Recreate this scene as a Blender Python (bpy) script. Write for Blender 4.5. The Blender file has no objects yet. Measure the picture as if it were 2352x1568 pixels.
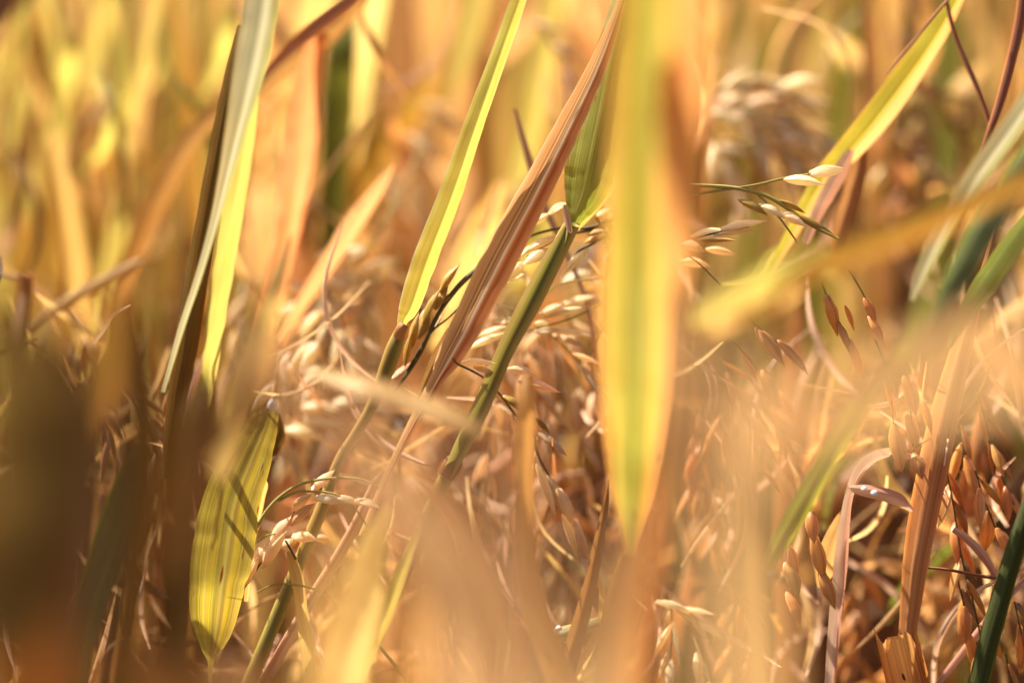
import bpy, math, random
from mathutils import Vector, noise
R = math.radians
S = bpy.context.scene
# ---------------------------------------------------------------- camera
CAM = Vector((0, 0, .75)); PITCH = R(18); LENS = 85.0; FOCUS = .45
cd = bpy.data.cameras.new('camera'); cam = bpy.data.objects.new('camera', cd); S.collection.objects.link(cam)
cam.location = CAM; cam.rotation_euler = (R(90) - PITCH, 0, 0)
cd.lens = LENS; cd.sensor_width = 36; cd.clip_start = .02; cd.clip_end = 500
cd.dof.use_dof = True; cd.dof.focus_distance = FOCUS; cd.dof.aperture_fstop = 3.8; cd.dof.aperture_blades = 9
S.camera = cam
# ---------------------------------------------------------------- sky and sun
SUN_EL, SUN_AZ = R(48), R(-50)          # azimuth from +Y (the view direction) towards -X
w = bpy.data.worlds.new('World'); S.world = w; w.use_nodes = True
nt = w.node_tree; nt.nodes.clear()
sky = nt.nodes.new('ShaderNodeTexSky'); sky.sky_type = 'NISHITA'; sky.sun_disc = False
sky.sun_elevation = SUN_EL; sky.sun_rotation = SUN_AZ; sky.dust_density = 7; sky.air_density = 1.2
bgn = nt.nodes.new('ShaderNodeBackground'); bgn.inputs['Strength'].default_value = .055
wo = nt.nodes.new('ShaderNodeOutputWorld'); nt.links.new(sky.outputs[0], bgn.inputs[0]); nt.links.new(bgn.outputs[0], wo.inputs[0])
ld = bpy.data.lights.new('sun', 'SUN'); ld.energy = 5; ld.angle = R(.5); ld.color = (1, .89, .74)
sun = bpy.data.objects.new('sun', ld); S.collection.objects.link(sun)
sd = Vector((math.sin(SUN_AZ) * math.cos(SUN_EL), math.cos(SUN_AZ) * math.cos(SUN_EL), math.sin(SUN_EL)))
sun.rotation_euler = sd.to_track_quat('Z', 'Y').to_euler(); sun.location = (0, 0, 3)
S.view_settings.view_transform = 'Standard'; S.view_settings.look = 'None'; S.view_settings.gamma = 1
S.view_settings.exposure = 1.62
S.render.engine = 'CYCLES'; cy = S.cycles
cy.use_denoising = True; cy.max_bounces = 10; cy.diffuse_bounces = 6; cy.transmission_bounces = 6; cy.glossy_bounces = 3
cy.sample_clamp_indirect = 8; cy.caustics_reflective = False; cy.caustics_refractive = False
# ---------------------------------------------------------------- helpers
FW = Vector((0, math.cos(PITCH), -math.sin(PITCH))); UP = Vector((0, math.sin(PITCH), math.cos(PITCH))); RT = Vector((1, 0, 0))
K = 36 / LENS / 2352
def P(x, y, d):                                    # the place seen at (x, y) of the 2352 px wide picture, d metres out
    return CAM + FW * d + RT * ((x - 1176) * K * d) + UP * ((784 - y) * K * d)
def lin(c): return tuple(((v / 255 / 12.92) if v / 255 <= .04045 else ((v / 255 + .055) / 1.055) ** 2.4) for v in c)
def spline(pts, n):
    out = []; m = len(pts)
    for i in range(m - 1):
        a, b, c, d = pts[max(i - 1, 0)], pts[i], pts[i + 1], pts[min(i + 2, m - 1)]
        for k in range(n):
            t = k / n
            out.append([.5 * (2 * q + (r - p) * t + (2 * p - 5 * q + 4 * r - s) * t * t + (3 * q - p - 3 * r + s) * t ** 3)
                        for p, q, r, s in zip(a, b, c, d)])
    out.append(list(pts[-1])); return out
def tag(o, label, cat, group=None, kind=None):
    if label: o['label'] = label
    if cat: o['category'] = cat
    if group: o['group'] = group
    if kind: o['kind'] = kind
    return o
def mesh_obj(name, V, F, UV, mat, parent=None, origin=None, smooth=True):
    org = origin if origin is not None else (Vector(parent.location) if parent else Vector(V[0]))
    me = bpy.data.meshes.new(name); me.from_pydata([tuple(Vector(v) - org) for v in V], [], F)
    if UV:
        ul = me.uv_layers.new(name='UVMap')
        ul.data.foreach_set('uv', [c for l in me.loops for c in UV[l.vertex_index]])
    if smooth: me.polygons.foreach_set('use_smooth', [True] * len(me.polygons))
    me.materials.append(mat); me.update()
    o = bpy.data.objects.new(name, me); S.collection.objects.link(o)
    if parent: o.parent = parent
    else: o.location = org
    return o
def empty(name, loc, label, cat, group=None):
    o = bpy.data.objects.new(name, None); o.empty_display_size = .01; o.location = loc; S.collection.objects.link(o)
    return tag(o, label, cat, group)
# ---------------------------------------------------------------- materials
MATS = {}
def plant_mat(name, stops, trans=.5, streak=.35, spots=0., rough=.42, freq=46, spec=.4, tint=1., along=None, hue=0., tgain=1.):
    """stops: colours across the blade (u 0..1); veins run along v; along: second colour set blended in by patches along the length"""
    m = bpy.data.materials.new(name); m.use_nodes = True; t = m.node_tree; N = t.nodes; L = t.links; N.clear()
    uv = N.new('ShaderNodeUVMap'); sep = N.new('ShaderNodeSeparateXYZ'); L.new(uv.outputs[0], sep.inputs[0])
    def ramp(st):
        r = N.new('ShaderNodeValToRGB'); e = r.color_ramp.elements
        while len(e) > 1: e.remove(e[-1])
        e[0].position = st[0][0]; e[0].color = (*lin(st[0][1]), 1)
        for p, c in st[1:]: q = e.new(p); q.color = (*lin(c), 1)
        L.new(sep.outputs[0], r.inputs[0]); return r
    col = ramp(stops).outputs[0]
    inf = N.new('ShaderNodeObjectInfo')
    def mapped(sx, sy):
        c = N.new('ShaderNodeCombineXYZ')
        for i, (o, s) in enumerate(((sep.outputs[0], sx), (sep.outputs[1], sy))):
            k = N.new('ShaderNodeMath'); k.operation = 'MULTIPLY'; k.inputs[1].default_value = s; L.new(o, k.inputs[0]); L.new(k.outputs[0], c.inputs[i])
        k = N.new('ShaderNodeMath'); k.operation = 'MULTIPLY'; k.inputs[1].default_value = 37; L.new(inf.outputs['Random'], k.inputs[0]); L.new(k.outputs[0], c.inputs[2])
        return c.outputs[0]
    def noi(vec, sc, det=2):
        n = N.new('ShaderNodeTexNoise'); n.inputs['Scale'].default_value = sc; n.inputs['Detail'].default_value = det; L.new(vec, n.inputs['Vector']); return n.outputs[0]
    def mix(f, a, b, mode='MIX'):
        x = N.new('ShaderNodeMix'); x.data_type = 'RGBA'; x.blend_type = mode
        for i, s in ((0, f), (6, a), (7, b)):
            if isinstance(s, (int, float)): x.inputs[i].default_value = s
            elif isinstance(s, tuple): x.inputs[i].default_value = (*s, 1)
            else: L.new(s, x.inputs[i])
        return x.outputs[2]
    def mr(f, a, b, c=0., d=1.):
        x = N.new('ShaderNodeMapRange'); x.inputs[1].default_value = a; x.inputs[2].default_value = b; x.inputs[3].default_value = c; x.inputs[4].default_value = d; L.new(f, x.inputs[0]); return x.outputs[0]
    if along: col = mix(mr(noi(mapped(1.2, 14), 1., 2), .42, .6), col, ramp(along).outputs[0])
    vein = noi(mapped(freq, 3), 1., 3); fine = noi(mapped(freq * 3.2, 8), 1., 2)
    col = mix(mr(vein, .32, .68, 0, streak), col, mix(1., col, tuple(v * .9 for v in (.55, .42, .3)), 'MULTIPLY'))
    col = mix(mr(fine, .5, .8, 0, streak * .8), col, mix(.5, col, (1, .95, .7)))
    blot = noi(mapped(4, 60), 1., 3)
    col = mix(mr(blot, .55, .75, 0, .35), col, mix(1., col, (.72, .55, .4), 'MULTIPLY'))
    col = mix(mr(noi(mapped(2.2, 34), 1., 3), .48, .62, 0, .55), col, mix(1., col, (.86, .68, .48), 'MULTIPLY'))
    if spots:
        sp = noi(mapped(9, 130), 1., 1)
        col = mix(mr(sp, .80 - spots * .12, .84 - spots * .12), col, lin((92, 44, 14)))
    if hue:
        hs = N.new('ShaderNodeHueSaturation'); L.new(col, hs.inputs['Color'])
        L.new(mr(inf.outputs['Random'], 0, 1, .5 - hue, .5 + hue), hs.inputs['Hue'])
        L.new(mr(noi(mapped(0, 0), 3.3), .3, .7, .7, 1.25), hs.inputs['Value']); col = hs.outputs[0]
    bmp = N.new('ShaderNodeBump'); bmp.inputs['Strength'].default_value = .5; bmp.inputs['Distance'].default_value = .0004; L.new(vein, bmp.inputs['Height'])
    pb = N.new('ShaderNodeBsdfPrincipled'); pb.inputs['Roughness'].default_value = rough; pb.inputs['Specular IOR Level'].default_value = spec
    L.new(col, pb.inputs['Base Color']); L.new(bmp.outputs[0], pb.inputs['Normal'])
    out = N.new('ShaderNodeOutputMaterial')
    if trans:
        tr = N.new('ShaderNodeBsdfTranslucent'); ga = N.new('ShaderNodeGamma'); ga.inputs[1].default_value = tint; L.new(col, ga.inputs[0])
        L.new(ga.outputs[0], tr.inputs[0])
        mx = N.new('ShaderNodeMixShader'); mx.inputs[0].default_value = trans; L.new(pb.outputs[0], mx.inputs[1]); L.new(tr.outputs[0], mx.inputs[2]); L.new(mx.outputs[0], out.inputs[0])
    else: L.new(pb.outputs[0], out.inputs[0])
    MATS[name] = m; return m
YG, YG2, YEL, GLD, ORG = (226, 220, 100), (210, 208, 84), (242, 216, 128), (240, 194, 116), (240, 172, 104)
PCH, TAN, BRN, PNK, CRM = (240, 200, 140), (222, 180, 112), (178, 126, 66), (244, 218, 182), (252, 238, 200)
OLV, GRN, DGR, GGR = (160, 140, 50), (128, 140, 40), (62, 84, 22), (196, 192, 148)
plant_mat('fresh_leaf', [(0, (255, 246, 214)), (.05, (212, 212, 92)), (.3, (222, 220, 104)), (.44, (160, 170, 50)), (.5, (222, 220, 104)), (.62, (188, 196, 66)), (.93, (206, 210, 76)), (1, (250, 244, 176))], .58, .8, .0, freq=70, along=[(0, (246, 232, 190)), (.06, (220, 206, 96)), (.42, (206, 198, 80)), (.5, (160, 158, 50)), (.58, (216, 206, 92)), (1, (214, 204, 86))])  # pale leaf margins; the whiter left one also paints in the sun rim
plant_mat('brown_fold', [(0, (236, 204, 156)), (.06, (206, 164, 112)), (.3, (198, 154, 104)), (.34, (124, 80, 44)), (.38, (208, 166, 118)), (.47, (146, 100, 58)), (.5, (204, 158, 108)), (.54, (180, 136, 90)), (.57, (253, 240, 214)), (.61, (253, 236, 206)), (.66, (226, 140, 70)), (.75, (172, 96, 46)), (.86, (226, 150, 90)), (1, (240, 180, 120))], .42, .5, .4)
plant_mat('green_leaf', [(0, (200, 150, 60)), (.04, (130, 150, 20)), (.4, (138, 152, 24)), (.5, (186, 188, 50)), (.6, (118, 138, 16)), (1, (170, 172, 30))], .5, .6, .35, along=[(0, (180, 170, 60)), (.3, (188, 186, 60)), (.7, GRN), (1, YG2)])
plant_mat('green_stem', [(0, (196, 186, 110)), (.3, (150, 148, 56)), (.6, (106, 112, 26)), (1, (170, 160, 70))], .3, .5, .2, freq=60, along=[(0, (200, 180, 110)), (.5, (150, 118, 50)), (1, (180, 150, 80))])
plant_mat('yellow_front', [(0, (222, 158, 80)), (.1, (206, 170, 80)), (.22, (182, 170, 64)), (.3, (200, 182, 76)), (.4, (142, 146, 46)), (.5, (166, 160, 56)), (.56, (130, 136, 42)), (.68, (178, 168, 64)), (.8, (216, 184, 80)), (.93, (222, 170, 86)), (1, (222, 152, 84))], .45, .5, .3)
plant_mat('orange_front', [(0, (236, 168, 96)), (.5, (244, 182, 106)), (1, (232, 156, 84))], .6, .4, .1, along=[(0, (206, 140, 76)), (1, (222, 156, 90))])
plant_mat('olive_leaf', [(0, (206, 196, 66)), (.12, (170, 162, 34)), (.24, (196, 184, 48)), (.35, (184, 174, 42)), (.44, (140, 132, 26)), (.5, (176, 166, 38)), (.58, (122, 108, 24)), (.66, (180, 166, 40)), (.8, (152, 140, 30)), (1, (190, 174, 50))], .5, 1., .6, freq=64)
plant_mat('grey_leaf', [(0, (176, 160, 96)), (.15, (206, 204, 160)), (.4, (170, 168, 122)), (.55, (214, 212, 174)), (.8, (168, 168, 116)), (1, (190, 188, 112))], .4, .5, .0)
plant_mat('lime_leaf', [(0, (194, 184, 88)), (.5, (204, 194, 96)), (1, (196, 170, 88))], .62, .35, .1, hue=.012)
plant_mat('dark_olive', [(0, (116, 84, 18)), (.5, (98, 70, 10)), (1, (126, 86, 20))], .3, .5, .2, hue=.006, spec=.05)  # its darkness also puts the shade of the lower-left front blades into colour
plant_mat('tan_leaf', [(0, TAN), (.5, (218, 176, 110)), (1, (196, 148, 84))], .55, .5, .3, hue=.02)
plant_mat('gold_leaf', [(0, GLD), (.5, (246, 206, 126)), (1, (232, 176, 104))], .62, .4, .2, hue=.015)
plant_mat('golden_leaf_pale', [(0, YEL), (.5, (250, 226, 142)), (1, YEL)], .65, .3, .1, hue=.015)
plant_mat('orange_leaf', [(0, ORG), (.5, (246, 180, 106)), (1, (226, 154, 92))], .62, .45, .3, hue=.015)
plant_mat('peach_leaf', [(0, PCH), (.5, (246, 212, 154)), (1, (234, 192, 128))], .6, .35, .1, hue=.01)
plant_mat('pink_straw', [(0, PNK), (.4, (240, 208, 184)), (.6, (206, 150, 120)), (1, (226, 180, 150))], .4, .6, .1, hue=.008)
plant_mat('brown_leaf', [(0, (196, 142, 72)), (.5, BRN), (1, (156, 104, 50))], .5, .5, .3, hue=.012, spec=.25)
plant_mat('shade_brown', [(0, (150, 102, 46)), (1, (132, 88, 38))], .25, .4, .2, spec=.1)  # brown with shade put into the colour
plant_mat('orange_bark', [(0, (176, 106, 36)), (1, (150, 88, 28))], .3, .4, .2, spec=.1)
plant_mat('ochre_leaf', [(0, (206, 160, 62)), (.5, (190, 152, 48)), (1, (196, 140, 60))], .5, .5, .3, hue=.015, spec=.25)
plant_mat('umber_leaf', [(0, (118, 74, 30)), (.5, (94, 56, 22)), (1, (80, 46, 18))], .35, .5, .3, hue=.012, spec=.2)  # dark tone stands in for shade in the low gaps
plant_mat('dark_green', [(0, (140, 156, 40)), (.12, (66, 80, 8)), (1, (48, 58, 6))], .3, .5, .0, spec=.12, rough=.6)  # bright edge stop paints the stem's sunlit rim into the colour
plant_mat('mid_green', [(0, (118, 124, 26)), (.5, (98, 108, 18)), (1, (126, 120, 26))], .45, .5, .1, hue=.01, spec=.1, rough=.6)
plant_mat('two_tone', [(0, (226, 190, 90)), (.12, (206, 198, 66)), (.5, (200, 194, 62)), (.58, (240, 170, 90)), (1, (240, 180, 110))], .6, .35, .2)
plant_mat('red_straw', [(0, (206, 120, 66)), (.3, (150, 84, 46)), (.8, (128, 70, 40)), (1, (190, 120, 70))], .25, .4, .0)
plant_mat('straw_blade', [(0, (250, 190, 110)), (.08, (236, 160, 84)), (.2, (186, 128, 76)), (.6, (180, 128, 82)), (.8, (158, 104, 60)), (1, (196, 136, 84))], .42, .4, .1)  # bright orange edge stops paint the sunlit left rim into the colour
plant_mat('broken_stalk', [(0, (250, 206, 124)), (.3, (244, 190, 100)), (.6, (250, 206, 120)), (.8, (190, 124, 60)), (1, (240, 180, 96))], .65, .8, .9, freq=26, along=[(0, (220, 150, 74)), (.5, (250, 210, 130)), (1, (206, 136, 66))])
plant_mat('twig', [(0, (176, 164, 70)), (.5, (196, 180, 90)), (1, (140, 130, 50))], .3, .3, .0)
plant_mat('twig_dark', [(0, (96, 92, 36)), (.5, (112, 104, 44)), (1, (80, 74, 30))], .3, .3, .0)
plant_mat('twig_dry', [(0, (190, 140, 80)), (.5, (210, 160, 100)), (1, (160, 110, 60))], .3, .3, .0)
plant_mat('grain_cream', [(0, (246, 224, 176)), (.25, CRM), (.5, (244, 216, 160)), (.75, (253, 242, 212)), (1, (248, 230, 186))], .5, .3, .22, freq=22, rough=.36, spec=.7, hue=.008)
plant_mat('grain_pink', [(0, (246, 214, 164)), (.5, (252, 232, 196)), (1, (242, 208, 158))], .5, .35, .15, freq=22, rough=.36, spec=.7, hue=.008)
plant_mat('grain_amber', [(0, (250, 214, 150)), (.12, (226, 166, 94)), (.3, (236, 182, 110)), (.5, (206, 140, 72)), (.75, (232, 178, 104)), (1, (224, 164, 92))], .5, .4, .15, freq=22, rough=.32, spec=.7, hue=.012)  # pale first stop paints a lit edge onto each grain
plant_mat('grain_olive', [(0, (190, 156, 70)), (.5, (208, 174, 84)), (1, (186, 152, 66))], .4, .4, .1, freq=22, rough=.36, spec=.7, hue=.01)
plant_mat('grain_brown', [(0, (196, 146, 90)), (.5, (214, 164, 106)), (1, (190, 140, 86))], .4, .4, .1, freq=22, rough=.36, spec=.7, hue=.01)
M = MATS
# ---------------------------------------------------------------- builders
RND = random.Random(7)
def blade(name, pts, mat, roll=20, fold=.12, parent=None, across=8, n=7, wav=.02, seed=None):
    """a leaf blade through pts = (x, y, width, distance[, roll]); real width, folded along its midrib, gently ridged"""
    rr = random.Random(int(pts[0][0] * 7 + pts[-1][1] * 3) & 0xffff if seed is None else seed)
    ph = rr.random() * 50
    q = spline([tuple(p) + ((roll,) if len(p) == 4 else ()) for p in pts], n)
    C = [P(a[0], a[1], a[3]) for a in q]; V = []; UV = []; F = []; dist = 0; m = len(C)
    for i, a in enumerate(q):
        T = (C[min(i + 1, m - 1)] - C[max(i - 1, 0)]).normalized(); view = (C[i] - CAM).normalized()
        A = T.cross(view)
        if A.length < 1e-4: A = RT.copy()
        A.normalize()
        if A.x < 0: A = -A
        Nn = A.cross(T).normalized()
        if Nn.dot(view) > 0: Nn = -Nn
        r = R(a[4]) + .1 * noise.noise(Vector((i * .35, ph, 0)))
        A2 = A * math.cos(r) + Nn * math.sin(r); N2 = Nn * math.cos(r) - A * math.sin(r)
        W = max(a[2], 1) * K * a[3] / max(math.cos(R(a[4])), .35)
        if i: dist += (C[i] - C[i - 1]).length
        for j in range(across + 1):
            s = j / across * 2 - 1
            edge = wav * noise.noise(Vector((dist * 60, ph + (5 if s > 0 else 0), 0)))
            off = A2 * (s * W / 2 * (1 + edge)) + N2 * (W * (fold * (abs(s) - .5) * -1 + .006 * math.cos(s * 14)) + W * .06 * noise.noise(Vector((dist * 40, s, ph))))
            V.append(C[i] + off); UV.append((j / across, dist))
    for i in range(m - 1):
        for j in range(across):
            k = i * (across + 1) + j; F.append((k, k + 1, k + across + 2, k + across + 1))
    return mesh_obj(name, V, F, UV, mat, parent)
def tube(name, pts, mat, parent=None, sides=8, n=6, cap=True, flat=1.):
    q = spline(pts, n); C = [P(a[0], a[1], a[3]) for a in q]; V = []; UV = []; F = []; dist = 0; m = len(C)
    for i, a in enumerate(q):
        T = (C[min(i + 1, m - 1)] - C[max(i - 1, 0)]).normalized(); view = (C[i] - CAM).normalized()
        A = T.cross(view).normalized()
        if A.x < 0: A = -A
        B = T.cross(A).normalized(); r = max(a[2], .6) * K * a[3] / 2 * (1 + .10 * noise.noise(Vector((dist * 90, pts[0][0], 0))))
        if i: dist += (C[i] - C[i - 1]).length
        for j in range(sides):
            th = 2 * math.pi * j / sides
            V.append(C[i] + A * (r * math.cos(th)) + B * (r * flat * math.sin(th))); UV.append((.5 - .5 * math.cos(th / 2 * 2 if j <= sides / 2 else 2 * math.pi - th), dist))
    for i in range(m - 1):
        for j in range(sides):
            k = i * sides; F.append((k + j, k + (j + 1) % sides, k + sides + (j + 1) % sides, k + sides + j))
    if cap: F.append(tuple(range(sides))); F.append(tuple((m - 1) * sides + j for j in range(sides))[::-1])
    return mesh_obj(name, V, F, UV, mat, parent)
GM = {}
def grain_mesh(mat, var):
    if (mat, var) in GM: return GM[(mat, var)]
    rr = random.Random(var * 17 + 3); V = []; UV = []; F = []; ns, nr = 16, 14
    bend = (rr.random() - .5) * .16
    for i in range(nr + 1):
        t = i / nr
        r = .5 * (math.sin(math.pi * min(1, t * .97 + .03)) ** .9) * (1.14 - .34 * t) * 1.04 + .015 + .02 * rr.uniform(-1, 1)
        if i == 0: r = .09
        if i == nr: r = .03
        for j in range(ns):
            th = 2 * math.pi * j / ns
            k = 1 + .13 * math.cos(4 * th) + .07 * math.cos(2 * th + .6) + .025 * rr.uniform(-1, 1)       # the two husks and their ribs
            V.append((r * k * math.cos(th), .74 * r * k * math.sin(th) + .12 * math.sin(math.pi * t) * 1., t)); UV.append((.5 - .5 * math.cos(th), t * .02))
            V[-1] = (V[-1][0] + bend * math.sin(math.pi * t), V[-1][1], t)
    for i in range(nr):
        for j in range(ns):
            F.append((i * ns + j, i * ns + (j + 1) % ns, (i + 1) * ns + (j + 1) % ns, (i + 1) * ns + j))
    F.append(tuple(range(ns))[::-1]); F.append(tuple(nr * ns + j for j in range(ns)))
    b = len(V)                                                                 # short awn at the tip
    for j in range(4): V.append((.03 * math.cos(j * 1.57), .03 * math.sin(j * 1.57), .985)); UV.append((.5, .02))
    V.append((.05 + bend, 0, 1.07)); UV.append((.5, .02))
    for j in range(4): F.append((b + j, b + (j + 1) % 4, b + 4))
    for s in (-1, 1):                                                          # two little glumes at the foot
        b = len(V)
        for (u, x, z) in ((0, .08, .0), (1, .30, .06), (2, .36, .16), (3, .24, .27), (4, .10, .12)):
            V.append((s * x, .10 * (1 if s > 0 else -1) + .05, z)); UV.append((.5, z * .02))
        F.append((b, b + 1, b + 2, b + 3, b + 4))
    me = bpy.data.meshes.new('grain'); me.from_pydata(V, [], F); ul = me.uv_layers.new(name='UVMap')
    ul.data.foreach_set('uv', [c for l in me.loops for c in UV[l.vertex_index]])
    me.polygons.foreach_set('use_smooth', [True] * len(me.polygons)); me.materials.append(M[mat])
    GM[(mat, var)] = me; return me
def grain(parent, x0, y0, x1, y1, wd, d, mat, dd=None, loose=False):
    """one grain from its foot (x0, y0) to its tip (x1, y1)"""
    dd = RND.uniform(-.003, .003) if dd is None else dd
    a, b = P(x0, y0, d), P(x1, y1, d + dd); ax = b - a
    o = bpy.data.objects.new('grain', grain_mesh(mat, RND.randrange(4))); S.collection.objects.link(o)
    o.parent = parent; o.location = a - Vector(parent.location)
    q = ax.to_track_quat('Z', 'Y'); o.rotation_mode = 'QUATERNION'
    from mathutils import Quaternion
    o.rotation_quaternion = q @ Quaternion((0, 0, 1), RND.uniform(-.9, .9) if loose else RND.uniform(-.4, .4)); s = wd * K * d * (.9 if 'amber' in mat else 1) * (RND.uniform(.84, 1.08) * (.45 if RND.random() < .1 else 1) if loose else 1.16); o.scale = (s, s * RND.uniform(.7, 1.), ax.length)
    return o
def stalk(parent, pts, mat='twig', w=5, d=None, name='branch'):
    return tube(name, [(p[0], p[1], p[2] if len(p) > 2 else w, p[3] if len(p) > 3 else d) for p in pts], M[mat], parent, 6, 6)
def panicle(label, d, stalks=(), grains=(), mat='grain_cream', twig='twig', w=5, group=None, name='rice_panicle', chains=()):
    base = stalks[0][0] if stalks else chains[0][0][0]
    r = empty(name, P(base[0], base[1], d), label, 'rice panicle', group)
    for i, s in enumerate(stalks): stalk(r, s, twig, w, d, 'stalk' if i == 0 else 'branch')
    for g in grains:
        g = list(g); mt = mat
        if isinstance(g[-1], str): mt = g.pop()
        grain(r, *g[:5], g[5] if len(g) > 5 else d, mt)
    for ch in chains: chain(r, d, mat, twig, *ch)
    return r
def chain(r, d, mat, twig, path, n, L=62, wd=26, spread=16, dz=.006):
    """a drooping branch that carries n grains alternately on its two sides"""
    q = spline([tuple(p) for p in path], 12); stalk(r, [(p[0], p[1]) for p in path], twig, 4, d)
    cum = [0]
    for a, b in zip(q, q[1:]): cum.append(cum[-1] + math.hypot(b[0] - a[0], b[1] - a[1]))
    for k in range(n):
        s = cum[-1] * min(max((k + .3 + RND.uniform(-.45, .45)) / n, 0), .99); i = min(max(j for j, c in enumerate(cum) if c <= s), len(q) - 2)
        a, b = q[i], q[i + 1]; f = (s - cum[i]) / max(cum[i + 1] - cum[i], 1e-6)
        x, y = a[0] + (b[0] - a[0]) * f, a[1] + (b[1] - a[1]) * f
        th = math.atan2(b[1] - a[1], b[0] - a[0]) + R(spread) * (1 if k % 2 else -1) * RND.uniform(.1, 1.9)
        l = L * RND.uniform(.95, 1.3); off = RND.uniform(2, 9); ox, oy = x, y; x += off * math.cos(th); y += off * math.sin(th)
        if RND.random() < .12: continue
        if off > 5: tube('pedicel', [(ox, oy, 2.5, d), (x, y, 3, d)], M[twig], r, 5, 1)
        grain(r, x, y, x + l * math.cos(th), y + l * math.sin(th), wd * RND.uniform(.66, .95), d + RND.uniform(-dz, dz) * .5, mat, RND.uniform(-dz, dz) * .5, True)
SUNLIT = {'lime_leaf', 'gold_leaf', 'golden_leaf_pale', 'orange_leaf', 'peach_leaf', 'two_tone', 'orange_front', 'olive_leaf', 'tan_leaf', 'pink_straw', 'grey_leaf'}
def leaf(label, pts, mat, roll=20, fold=.12, name='rice_leaf', cat='leaf', group=None, **k):
    if group is None and mat in SUNLIT: roll = -abs(roll) - 10      # turned towards the sun behind on the left
    return tag(blade(name, pts, M[mat], roll, fold, **k), label, cat, group)
def straw(label, pts, mat, name='straw', cat='straw', group=None, flat=1.):
    return tag(tube(name, pts, M[mat], None, 10, 6, True, flat), label, cat, group)

# ================================================================ setting
def ground():
    V = []; F = []; n = 60
    xs = [math.copysign(abs(t) ** 3 * 200, t) for t in [i / n * 2 - 1 for i in range(n + 1)]]
    for y in xs:
        for x in xs: V.append((x, y + .5, .012 * noise.noise(Vector((x * 9, y * 9, 0))) if abs(x) < 8 and abs(y) < 8 else 0))
    for i in range(n):
        for j in range(n): k = i * (n + 1) + j; F.append((k, k + 1, k + n + 2, k + n + 1))
    m = bpy.data.materials.new('soil'); m.use_nodes = True; t = m.node_tree; pb = t.nodes['Principled BSDF']; pb.inputs['Roughness'].default_value = .9
    nz = t.nodes.new('ShaderNodeTexNoise'); nz.inputs['Scale'].default_value = 22; nz.inputs['Detail'].default_value = 6
    rp = t.nodes.new('ShaderNodeValToRGB'); rp.color_ramp.elements[0].color = (.05, .025, .012, 1); rp.color_ramp.elements[1].color = (.16, .09, .045, 1)
    tc = t.nodes.new('ShaderNodeTexCoord'); t.links.new(tc.outputs['Object'], nz.inputs[0]); t.links.new(nz.outputs[0], rp.inputs[0]); t.links.new(rp.outputs[0], pb.inputs[0])
    tag(mesh_obj('ground', V, F, None, m, origin=Vector((0, 0, 0))), None, None, None, 'structure')
ground()
def stand():
    """the uncountable rice beyond the counted leaves"""
    rr = random.Random(5)
    mats = ['gold_leaf', 'golden_leaf_pale', 'orange_leaf', 'tan_leaf', 'lime_leaf', 'brown_leaf']
    V = []; F = []; UV = []; MI = []
    for i in range(9000):
        y = 1.02 + 4.2 * rr.random() ** 1.7; x = rr.uniform(-1, 1) * (.35 + y * .42)
        h = rr.uniform(.46, .66); wd = rr.uniform(.006, .012); a = rr.uniform(0, math.pi); ln = rr.uniform(0, .22); la = rr.uniform(0, 6.28); dr = rr.uniform(0, .1)
        b = len(V); ca, sa = math.cos(a), math.sin(a)
        for k in range(5):
            t = k / 4; ww = wd * (1 - t ** 3) / 2 + .0004; ox = ln * t * t * math.cos(la); oy = ln * t * t * math.sin(la)
            z = h * t - dr * t ** 3
            V.append((x + ox - ca * ww, y + oy - sa * ww, z)); V.append((x + ox + ca * ww, y + oy + sa * ww, z)); UV += [(0, t * h), (1, t * h)]
        mi = rr.choice([0, 0, 1, 1, 2, 3, 4, 4, 5])
        for k in range(4): F.append((b + 2 * k, b + 2 * k + 1, b + 2 * k + 3, b + 2 * k + 2)); MI.append(mi)
    o = mesh_obj('ripe_rice', V, F, UV, M[mats[0]], origin=Vector((0, 1, 0)))
    for m in mats[1:]: o.data.materials.append(M[m])
    o.data.polygons.foreach_set('material_index', MI)
    tag(o, 'far mass of ripe golden rice, a blur behind all the leaves', 'rice', None, 'stuff')
stand()
FZ = random.Random(11); THICKET = []
def merge_thicket():
    V = []; F = []; UV = []; MI = []; ms = []
    for o in THICKET:
        me = o.data; b = len(V); m = me.materials[0]
        if m not in ms: ms.append(m)
        uvd = {l.vertex_index: tuple(me.uv_layers[0].data[l.index].uv) for l in me.loops}
        V += [v.co + o.location for v in me.vertices]; UV += [uvd[i] for i in range(len(me.vertices))]
        F += [tuple(b + i for i in p.vertices) for p in me.polygons]; MI += [ms.index(m)] * len(me.polygons)
        bpy.data.objects.remove(o); bpy.data.meshes.remove(me)
    o = mesh_obj('rice_thicket', V, F, UV, ms[0], origin=Vector((0, .8, 0)))
    for m in ms[1:]: o.data.materials.append(m)
    o.data.polygons.foreach_set('material_index', MI)
    tag(o, 'dark thicket of rice leaves filling the gaps low behind the grains', 'rice', None, 'stuff')
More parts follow.
